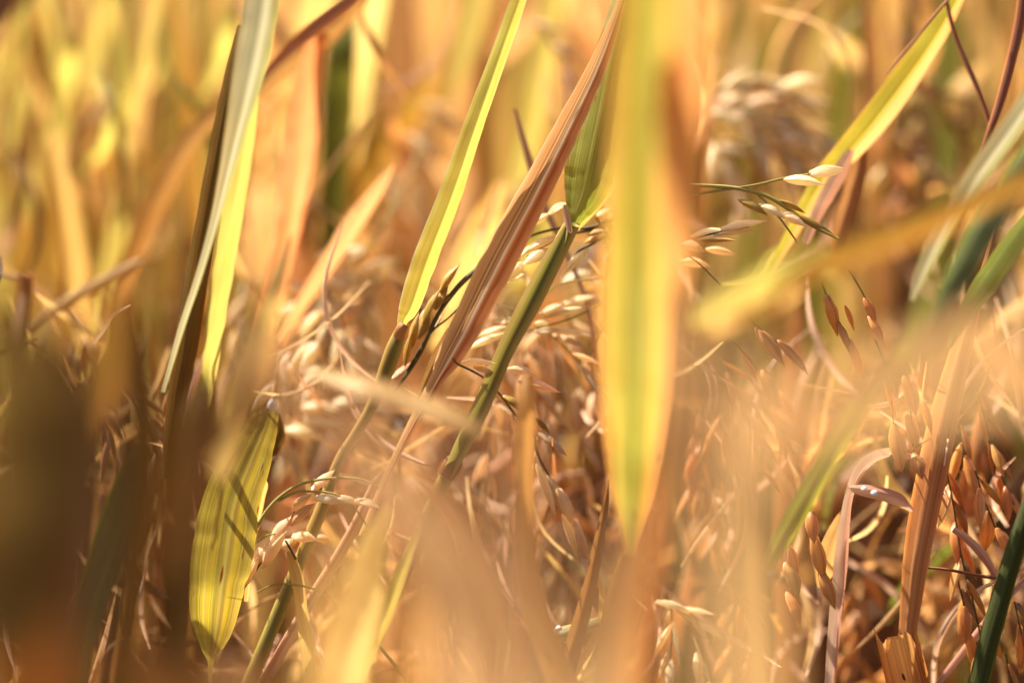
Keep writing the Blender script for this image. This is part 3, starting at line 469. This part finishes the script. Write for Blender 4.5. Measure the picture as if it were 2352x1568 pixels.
leaf('deep green shaded blade right of the grey-green one', [(2420, 280, 50, .41), (2330, 410, 60, .41), (2260, 520, 64, .41), (2205, 620, 56, .41), (2160, 700, 36, .41), (2120, 790, 10, .41)], 'dark_green', 25, .14)
leaf('second deep green blade below, near the right edge', [(2440, 420, 40, .44), (2340, 540, 50, .44), (2270, 640, 56, .44), (2210, 730, 36, .44), (2180, 800, 8, .44)], 'mid_green', 25, .14)
leaf('blurred yellow leaf curving out of the right edge', [(2440, 430, 50, .41), (2352, 452, 40, .41), (2300, 470, 34, .41), (2260, 505, 14, .41)], 'gold_leaf', 0, .1)
leaf('long straw-brown blade with glowing left edge, right side, in focus', [(2300, 470, 6, .452), (2282, 540, 12, .452), (2256, 640, 22, .452), (2226, 740, 38, .452), (2196, 840, 54, .452), (2166, 960, 68, .452), (2142, 1070, 70, .452), (2120, 1180, 66, .452), (2102, 1290, 58, .452), (2090, 1390, 48, .453), (2082, 1470, 40, .454), (2070, 1640, 36, .455)], 'straw_blade', 20, .16, across=12, n=8)
def stub():
    r = empty('broken_stalk', P(2120, 1720, .453), 'snapped orange stalk with ragged top in the bottom right', 'stalk')
    rr = random.Random(4); V = []; UV = []; F = []; n, m = 56, 12; a0 = P(2120, 1720, .453); a1 = P(2060, 1470, .452); ax = a1 - a0; A = RT.copy(); B = ax.normalized().cross(A).normalized()
    tops = [rr.uniform(-.012, .02) + .07 * math.sin(k * .31) + .04 * math.sin(k * .83) for k in range(n)]
    for i in range(m):
        for k in range(n):
            th = 2 * math.pi * k / n; t = i / (m - 1); w = (53 - 4 * t) * K * .452 * (1 + .05 * math.cos(3 * th) + .03 * noise.noise(Vector((k * .9, t * 3, 0))))
            V.append(a0 + ax * (t + (tops[k] * t ** 5)) + A * (w * math.cos(th)) + B * (w * .5 * math.sin(th))); UV.append((abs(1 - 2 * k / n), t * .05))
    for i in range(m - 1):
        for k in range(n): F.append((i * n + k, i * n + (k + 1) % n, (i + 1) * n + (k + 1) % n, (i + 1) * n + k))
    mesh_obj('outer_wall', V, F, UV, M['broken_stalk'], r, smooth=True)
    blade('inner_layer', [(2120, 1720, 80, .4535), (2090, 1600, 78, .4535), (2072, 1500, 74, .4535), (2064, 1458, 60, .4535)], M['broken_stalk'], -20, .2, r, 14, 8, .3)
stub()
straw('dark green stem lit bright along its left side, bottom right corner', [(2392, 1080, 38, .443), (2352, 1200, 42, .443), (2326, 1280, 44, .443), (2300, 1370, 46, .443), (2272, 1470, 48, .443), (2250, 1560, 48, .443), (2220, 1700, 48, .443)], 'dark_green', 'rice_shoot', 'shoot')
straw('pink straw crossing behind the bottom right green stem', [(2130, 1600, 12, .456), (2190, 1525, 16, .456), (2245, 1455, 18, .456), (2300, 1385, 16, .456), (2400, 1290, 14, .456)], 'pink_straw', flat=.5)
straw('thin brown twig lying level left of the bottom right green stem', [(2130, 1303, 6, .45), (2180, 1308, 7, .45), (2240, 1320, 8, .45), (2300, 1328, 9, .45)], 'red_straw', 'twig', 'stalk')
leaf('curled leaf arching over and down, rosy then brown, lower right', [(2120, 1052, 8, .452), (2090, 1046, 14, .452), (2046, 1040, 20, .451), (2000, 1056, 26, .45), (1970, 1092, 24, .45), (1952, 1140, 20, .451), (1943, 1200, 24, .452), (1936, 1280, 32, .453), (1928, 1370, 32, .453), (1918, 1460, 28, .454), (1905, 1640, 24, .455)], 'pink_straw', 30, .3, across=10)
leaf('small glowing orange leaf left against the curled leaf', [(1948, 1160, 8, .456), (1930, 1200, 32, .456), (1910, 1260, 52, .456), (1895, 1310, 44, .456), (1885, 1350, 16, .456)], 'gold_leaf', -10, .1)
leaf('small white-pink leaf with glistening dew right of the curled leaf', [(1950, 1120, 12, .448), (1985, 1124, 26, .448), (2025, 1132, 30, .448), (2065, 1146, 30, .449), (2096, 1172, 10, .45)], 'pink_straw', 10, .35, across=8, wav=.25)
leaf('green blade with soft upper half pointing down to the amber grains', [(2090, 780, 20, .355), (2040, 850, 44, .365), (1985, 925, 52, .385), (1925, 1015, 52, .405), (1862, 1120, 50, .42), (1805, 1220, 46, .43), (1775, 1275, 36, .433), (1760, 1310, 14, .434)], 'green_leaf', 20, .16)
straw('pale torn straw fork among the right edge grains', [(2190, 1215, 14, .452), (2225, 1240, 18, .452), (2262, 1280, 20, .452), (2290, 1330, 10, .452)], 'pink_straw', flat=.3)
straw('white straw lying level at the bottom middle', [(1225, 1475, 34, .455), (1275, 1460, 36, .455), (1330, 1445, 34, .455), (1400, 1425, 30, .456)], 'grey_leaf')
leaf('brown creased blade climbing right at the bottom middle', [(1262, 1640, 40, .452), (1295, 1550, 44, .452), (1325, 1450, 40, .452), (1352, 1350, 32, .452), (1375, 1240, 24, .452), (1390, 1160, 14, .452), (1398, 1100, 5, .452)], 'brown_leaf', 30, .2)
leaf('pale lime blurred leaf resting low in the middle', [(1230, 1255, 14, .49), (1290, 1255, 60, .49), (1350, 1290, 70, .49), (1410, 1330, 50, .49), (1470, 1360, 20, .49)], 'grey_leaf', 0, .1)
leaf('yellow tongue of leaf at the foot of the dark olive shoot', [(1372, 1310, 6, .455), (1385, 1360, 16, .455), (1380, 1430, 18, .455), (1350, 1500, 22, .455), (1300, 1600, 26, .455)], 'golden_leaf_pale', 20, .2)
# grains of the right side
AM = 'grain_amber'
panicle('amber grains hanging left of the curled leaf, lower right', .452,
    [[(1840, 1120, 4), (1862, 1180, 4), (1880, 1260, 4), (1900, 1350, 3)], [(1800, 1200, 4), (1812, 1280, 4), (1820, 1370, 3)]],
    [(1862, 1172, 1870, 1248, 26), (1866, 1226, 1892, 1334, 38), (1884, 1310, 1918, 1398, 32), (1812, 1252, 1832, 1332, 26), (1802, 1290, 1834, 1370, 34), (1806, 1358, 1838, 1436, 30)], AM, 'twig_dark', 4)
panicle('amber grains hanging above the curled leaf, right side', .45,
    [[(2010, 780, 4), (2040, 860, 4), (2052, 970, 3), (2066, 1060, 3)], [(2050, 800, 4), (2085, 880, 4), (2095, 1000, 3), (2104, 1080, 3)]],
    [(2032, 866, 2056, 960, 28), (2050, 974, 2072, 1084, 30), (2076, 862, 2104, 956, 32), (2084, 950, 2106, 1040, 28), (2040, 850, 2062, 920, 20), (2098, 1040, 2118, 1100, 24), (2120, 920, 2140, 1000, 26)], AM, 'twig_dark', 4)
panicle('three amber grains in a drooping line below the tan lying leaf', .45,
    [[(1870, 600, 4), (1895, 670, 4), (1925, 740, 4), (1960, 800, 3)], [(1950, 620, 4), (1985, 680, 4), (2010, 740, 3)]],
    [(1896, 676, 1924, 772, 30), (1922, 736, 1952, 812, 28), (1950, 778, 1984, 884, 28), (1984, 684, 2012, 744, 22), (1994, 726, 2030, 790, 24), (1940, 700, 1962, 760, 18)], AM, 'twig', 4)
panicle('pair of tan grains pointing down right under the blunt leaf', .451,
    [[(1690, 700, 4), (1740, 750, 4), (1790, 790, 3)], [(1640, 740, 4), (1700, 800, 4), (1740, 850, 3)]],
    [(1735, 752, 1802, 842, 28), (1786, 780, 1856, 860, 28), (1700, 800, 1740, 880, 26, .46), (1750, 850, 1790, 940, 28, .462), (1790, 900, 1830, 980, 26, .462)], AM, 'twig_dark', 4)
panicle('crowded amber grains left of the bottom right green stem', .454, [], [], AM, 'twig_dark', chains=[
    ([(2170, 1060), (2190, 1160), (2205, 1260), (2225, 1350)], 7, 92, 38, 15), ([(2215, 1300), (2235, 1380), (2250, 1450), (2262, 1500)], 4, 90, 38, 14), ([(2240, 1080), (2262, 1150), (2290, 1220)], 5, 88, 36, 15), ([(2200, 1330), (2218, 1410), (2222, 1470)], 3, 84, 32, 12)])
panicle('amber grains hanging at the right edge above the green stem', .458, [], [], AM, 'twig_dark', chains=[
    ([(2270, 1010), (2300, 1090), (2330, 1160)], 5, 84, 34, 15), ([(2240, 880), (2262, 960), (2280, 1030)], 5, 84, 34, 15), ([(2200, 960), (2215, 1040), (2228, 1090)], 4, 84, 32, 15)])
panicle('amber grains in the corner right of the green stem', .452, [], [], AM, 'twig_dark', chains=[([(2330, 1380), (2345, 1450), (2365, 1520)], 4, 90, 36, 14), ([(2310, 1500), (2325, 1570), (2340, 1640)], 3, 90, 34, 14)])
panicle('soft tan grains fanning down in the middle right', .468, [], [], AM, 'twig', chains=[
    ([(1650, 820), (1690, 900), (1720, 990), (1745, 1080)], 9, 84, 30, 18), ([(1720, 870), (1775, 950), (1810, 1040)], 7, 84, 30, 16), ([(1660, 900), (1665, 980), (1690, 1060)], 5, 84, 28, 16)])
panicle('brown blurred panicle arching over at upper right', .515,
    [[(1560, 330, 8), (1620, 240, 8), (1710, 195, 7), (1800, 210, 6), (1880, 280, 5)]], [], 'grain_cream', 'twig_dark', chains=[
    ([(1640, 215), (1720, 195), (1790, 200), (1850, 225)], 9, 84, 34, 12), ([(1640, 240), (1720, 240), (1800, 265), (1880, 320), (1920, 380)], 12, 84, 34, 18), ([(1620, 260), (1690, 280), (1760, 330), (1810, 400)], 10, 84, 34, 22), ([(1610, 290), (1650, 340), (1690, 420), (1700, 470)], 8, 84, 34, 22), ([(1700, 260), (1770, 310), (1840, 380)], 8, 84, 32, 22)])
panicle('darker olive ear behind the brown arching panicle, upper right', .53, [], [], 'grain_olive', 'twig_dark', chains=[([(1630, 270), (1720, 270), (1800, 320), (1860, 400)], 12, 84, 34, 26), ([(1640, 320), (1720, 350), (1780, 430)], 9, 84, 34, 26), ([(1780, 250), (1850, 310), (1900, 400), (1910, 460)], 9, 84, 34, 24)])
panicle('olive blurred panicle drooping behind the top right leaf', .53, [], [], 'grain_olive', 'twig_dark', chains=[([(2080, 180), (2110, 260), (2120, 340), (2110, 420)], 8, 80, 30, 22), ([(2120, 160), (2170, 240), (2200, 320)], 7, 80, 30, 22), ([(2060, 240), (2050, 320), (2030, 400)], 6, 80, 30, 20)])
panicle('cream blurred panicle curving over at left of middle', .50,
    [[(1000, 260, 6, .52), (930, 420, 6, .51), (880, 520, 6), (820, 600, 6), (760, 660, 5), (690, 720, 5)]], [], 'grain_cream', 'twig', chains=[
    ([(850, 560), (800, 590), (750, 640)], 5, 86, 42, 20), ([(900, 640), (840, 655), (770, 670), (700, 720)], 8, 84, 38, 18), ([(860, 700), (790, 720), (720, 760), (660, 810)], 7, 84, 38, 18), ([(930, 580), (890, 610), (850, 640)], 4, 80, 36, 20), ([(780, 700), (700, 700), (640, 750)], 5, 84, 38, 18)])
panicle('blurred cream grains rising behind the sharp leaf', .54, [], [], 'grain_cream', 'twig', chains=[([(960, 240), (1010, 260), (1040, 300)], 4, 80, 36, 20), ([(930, 300), (960, 350), (950, 420)], 5, 80, 34, 20), ([(870, 370), (900, 430), (880, 500)], 5, 80, 34, 20)])
panicle('lone cream grains in the dark hollow left of middle', .48,
    [[(600, 860, 5), (680, 900, 5), (760, 925, 5), (850, 930, 4)], [(620, 950, 4), (660, 975, 4), (740, 1000, 3)]],
    [(690, 935, 780, 945, 40), (760, 930, 850, 918, 38), (650, 985, 742, 1006, 40), (820, 940, 900, 960, 36), (700, 960, 790, 980, 28)], 'grain_cream', 'twig_dry', 5)
panicle('blurred pale grains hanging above the cream foreground leaf', .485, [], [], 'grain_cream', 'twig_dry', chains=[([(770, 740), (785, 800), (800, 860)], 5, 76, 30, 16), ([(820, 730), (840, 790), (850, 850)], 5, 76, 30, 16)])
panicle('small top grains on a twig right above the brown blade', .53, [], [], 'grain_pink', 'twig_dry', chains=[([(1210, 50), (1260, 80), (1300, 150), (1310, 220)], 6, 70, 28, 20)])
panicle('pale whitish ears at the bottom, right of the dark olive shoot', .462, [], [], 'grain_cream', 'twig', chains=[([(1535, 1360), (1545, 1430), (1540, 1520)], 7, 70, 24, 18), ([(1500, 1380), (1560, 1400), (1620, 1440)], 5, 70, 24, 18), ([(1590, 1450), (1610, 1520), (1625, 1580)], 5, 74, 26, 16)])
panicle('dark hanging grains in the lower left thicket', .47, [], [], 'grain_brown', 'twig_dark', chains=[([(190, 880), (230, 940), (250, 1020)], 6, 84, 32, 18), ([(300, 900), (340, 980), (360, 1060)], 6, 84, 32, 18), ([(380, 860), (400, 940), (410, 1020)], 5, 84, 32, 18)])
panicle('shaded grains deep in the bottom left corner thicket', .5, [], [], 'grain_brown', 'twig_dark', chains=[([(240, 1180), (270, 1260), (290, 1350)], 6, 84, 32, 18), ([(340, 1280), (360, 1380), (370, 1480)], 7, 84, 30, 18)])
panicle('blurred rosy grains low in the middle', .475, [], [], 'grain_pink', 'twig_dry', chains=[([(960, 1240), (1000, 1330), (1030, 1430)], 7, 80, 30, 16), ([(1020, 1300), (1050, 1380), (1065, 1470)], 5, 80, 30, 16)])
# ================================================================ near the lens, strongly out of focus
FG = lambda label, pts, mat, roll=10: leaf(label, pts, mat, roll, .08, across=6, n=6)
FG('cream blurred leaf lying across just below the sharp leaf foot', [(690, 845, 14, .40), (770, 866, 30, .395), (850, 890, 46, .39), (940, 920, 52, .388), (1020, 948, 48, .386), (1080, 975, 34, .385), (1110, 992, 10, .385)], 'peach_leaf')
FG('upright orange straw leaf blurred before the middle grains', [(1214, 860, 24, .425), (1210, 930, 42, .422), (1206, 1030, 46, .42), (1208, 1150, 46, .418), (1214, 1280, 50, .415), (1235, 1400, 60, .412), (1270, 1500, 62, .41), (1330, 1660, 60, .408)], 'orange_leaf')
FG('wide peach blur slanting down from the left middle to the bottom', [(680, 880, 20, .27), (800, 980, 50, .265), (910, 1110, 70, .26), (1000, 1250, 80, .255), (1080, 1400, 80, .25), (1150, 1700, 80, .245)], 'tan_leaf', -10)
FG('golden blur beside the arched green stalk', [(820, 960, 20, .32), (880, 1060, 50, .318), (930, 1160, 60, .316), (960, 1280, 60, .314), (960, 1420, 60, .312), (950, 1660, 60, .31)], 'gold_leaf', -10)
FG('dark olive streak in the peach blur', [(960, 1080, 20, .37), (1040, 1180, 44, .37), (1110, 1290, 50, .37), (1150, 1380, 40, .37), (1180, 1500, 20, .37)], 'brown_leaf')
FG('rosy blur rising at bottom middle', [(1120, 1150, 20, .25), (1120, 1290, 70, .245), (1130, 1430, 100, .24), (1140, 1750, 120, .235)], 'peach_leaf', -20)
FG('rosy blur right of the orange straw leaf, bottom', [(1440, 1180, 20, .31), (1420, 1320, 70, .305), (1390, 1480, 100, .30), (1370, 1750, 110, .295)], 'peach_leaf', -15)
FG('cream and peach blur down the right of the big yellow leaf', [(1590, 700, 60, .25), (1630, 860, 110, .248), (1680, 1040, 120, .245), (1700, 1220, 110, .242), (1720, 1420, 100, .24), (1740, 1750, 100, .238)], 'peach_leaf', -20)
FG('pale peach blur at the foot of the brown folded blade', [(760, 1060, 16, .29), (880, 1150, 40, .288), (980, 1290, 50, .285), (1030, 1450, 56, .282), (1050, 1700, 60, .28)], 'peach_leaf', -30)
FG('pale peach veil close to the lens, bottom middle', [(1000, 980, 20, .20), (1080, 1120, 70, .20), (1150, 1300, 90, .198), (1190, 1480, 100, .196), (1220, 1800, 110, .194)], 'peach_leaf', -30)  # this and the following veils are blades added to haze the view
FG('pale peach veil close to the lens, left of the amber grains', [(1560, 640, 20, .20), (1620, 820, 70, .20), (1660, 1000, 80, .198), (1690, 1220, 80, .196), (1700, 1700, 90, .194)], 'peach_leaf', -30)
FG('pale cream veil over the straw right of the big yellow leaf', [(1780, 820, 16, .27), (1760, 960, 40, .27), (1730, 1120, 50, .268), (1712, 1320, 56, .266), (1700, 1700, 60, .264)], 'peach_leaf', -30)
FG('warm tan veil close to the lens, lying over the right side', [(1700, 1040, 16, .20), (1880, 980, 50, .20), (2060, 900, 64, .20), (2240, 850, 70, .20), (2480, 820, 70, .20)], 'peach_leaf', -30)
FG('golden veil close to the lens under the arched green stalk', [(780, 1200, 20, .25), (800, 1330, 60, .25), (780, 1480, 80, .248), (760, 1760, 90, .246)], 'gold_leaf', -25)
FG('tan blur column between big leaf and amber grains', [(1700, 960, 20, .37), (1712, 1060, 50, .368), (1722, 1200, 66, .366), (1730, 1350, 70, .364), (1740, 1500, 76, .362), (1750, 1700, 80, .36)], 'tan_leaf')
FG('soft tan blur lying level over the right side grains', [(1640, 1010, 16, .24), (1790, 960, 50, .24), (1930, 910, 60, .24), (2070, 880, 66, .24), (2220, 860, 66, .24), (2440, 830, 66, .24)], 'tan_leaf')
FG('amber blur patch at the right edge', [(2440, 960, 70, .33), (2352, 880, 90, .33), (2280, 800, 80, .33), (2230, 720, 30, .33)], 'orange_leaf')
FG('olive blur slanting behind the soft tan one', [(2250, 660, 20, .36), (2170, 740, 50, .36), (2080, 820, 60, .36), (1980, 900, 50, .36), (1900, 980, 16, .36)], 'dark_olive')
FG('brown blur column standing at the lower left', [(470, 880, 30, .38), (450, 960, 90, .378), (430, 1080, 84, .376), (418, 1220, 76, .374), (410, 1380, 76, .372), (400, 1700, 80, .37)], 'dark_olive')
FG('dark blurred stem slanting in the lower left thicket', [(330, 1000, 20, .41), (300, 1090, 56, .41), (268, 1190, 62, .41), (238, 1300, 62, .41), (205, 1420, 62, .41), (150, 1660, 62, .41)], 'dark_green', 0)
FG('brown blur overlapping the top of the striped olive leaf', [(660, 760, 40, .33), (616, 860, 80, .30), (560, 945, 100, .30), (490, 1020, 90, .30), (430, 1150, 70, .30), (410, 1320, 50, .30)], 'shade_brown')  # brown blade stands in for the shade over the striped leaf
FG('huge dark brown-olive blur filling the left edge', [(-40, 660, 60, .27), (20, 780, 170, .268), (70, 930, 250, .265), (80, 1080, 270, .263), (60, 1240, 250, .26), (0, 1500, 200, .258)], 'dark_olive')
FG('second dark olive blur inside the left edge one', [(130, 760, 30, .30), (180, 900, 90, .30), (200, 1050, 110, .30), (190, 1220, 100, .30), (170, 1400, 90, .30), (140, 1650, 90, .30)], 'umber_leaf')
FG('orange-brown blur in the bottom left corner', [(-60, 1180, 60, .27), (10, 1280, 150, .27), (50, 1400, 190, .27), (80, 1560, 200, .27), (90, 1760, 200, .27)], 'orange_bark', 10)
FG('brown blur along the bottom between left corner and striped leaf', [(280, 1480, 30, .3), (340, 1540, 120, .3), (460, 1590, 160, .3), (640, 1590, 150, .3), (740, 1620, 60, .3)], 'shade_brown')
FG('long umber blur down the lower left between two dark stems', [(300, 700, 30, .33), (320, 860, 90, .33), (330, 1050, 100, .33), (310, 1250, 90, .33), (290, 1450, 90, .33), (280, 1700, 90, .33)], 'dark_olive')
FG('olive blur above the dark blades at the left edge', [(240, 640, 20, .35), (262, 740, 60, .35), (250, 860, 80, .35), (215, 980, 60, .35), (190, 1100, 16, .35)], 'ochre_leaf')
FG('lime blur column at the far upper left', [(60, -80, 40, .58), (56, 80, 60, .58), (52, 240, 64, .58), (66, 400, 56, .58), (84, 520, 20, .58)], 'lime_leaf')
FG('brown blur in the top left corner', [(-60, 120, 60, .36), (-20, 40, 80, .36), (40, -40, 80, .36), (120, -120, 60, .36)], 'umber_leaf')
# dew
def dew():
    m = bpy.data.materials.new('dew'); m.use_nodes = True; pb = m.node_tree.nodes['Principled BSDF']
    pb.inputs['Roughness'].default_value = .05; pb.inputs['Base Color'].default_value = (.95, .97, 1, 1); pb.inputs['Specular IOR Level'].default_value = 1; pb.inputs['Coat Weight'].default_value = 1
    pb.inputs['Transmission Weight'].default_value = .35; pb.inputs['IOR'].default_value = 1.33
    import bmesh
    for lab, x, y, r, d, fl in (('white dewdrop in the dark hollow left of middle', 622, 930, 12, .475, 1.4), ('faint dewdrop below the white one', 620, 1040, 12, .48, 1.2), ('pale drop beside the dark green speck', 655, 850, 24, .49, .6),
                            ('tiny glittering dewdrop on the bright yellow blur', 855, 1337, 5, .44, 1.2), ('bead of dew on the small white-pink leaf, left one', 1985, 1122, 8, .446, .8), ('bead of dew on the small white-pink leaf, right one', 2008, 1132, 9, .446, .8),
                            ('drop on the white straw at the bottom middle', 1283, 1442, 8, .452, .8)):
        me = bpy.data.meshes.new('dewdrop'); bm = bmesh.new(); bmesh.ops.create_uvsphere(bm, u_segments=20, v_segments=12, radius=1)
        for v in bm.verts: v.co.z *= fl; v.co.x *= 1 - .12 * v.co.z
        bm.to_mesh(me); bm.free(); me.polygons.foreach_set('use_smooth', [True] * len(me.polygons)); me.materials.append(m)
        o = bpy.data.objects.new('dewdrop', me); S.collection.objects.link(o); o.location = P(x, y, d); s = r * K * d; o.scale = (s, s, s)
        tag(o, lab, 'dewdrop')
dew()
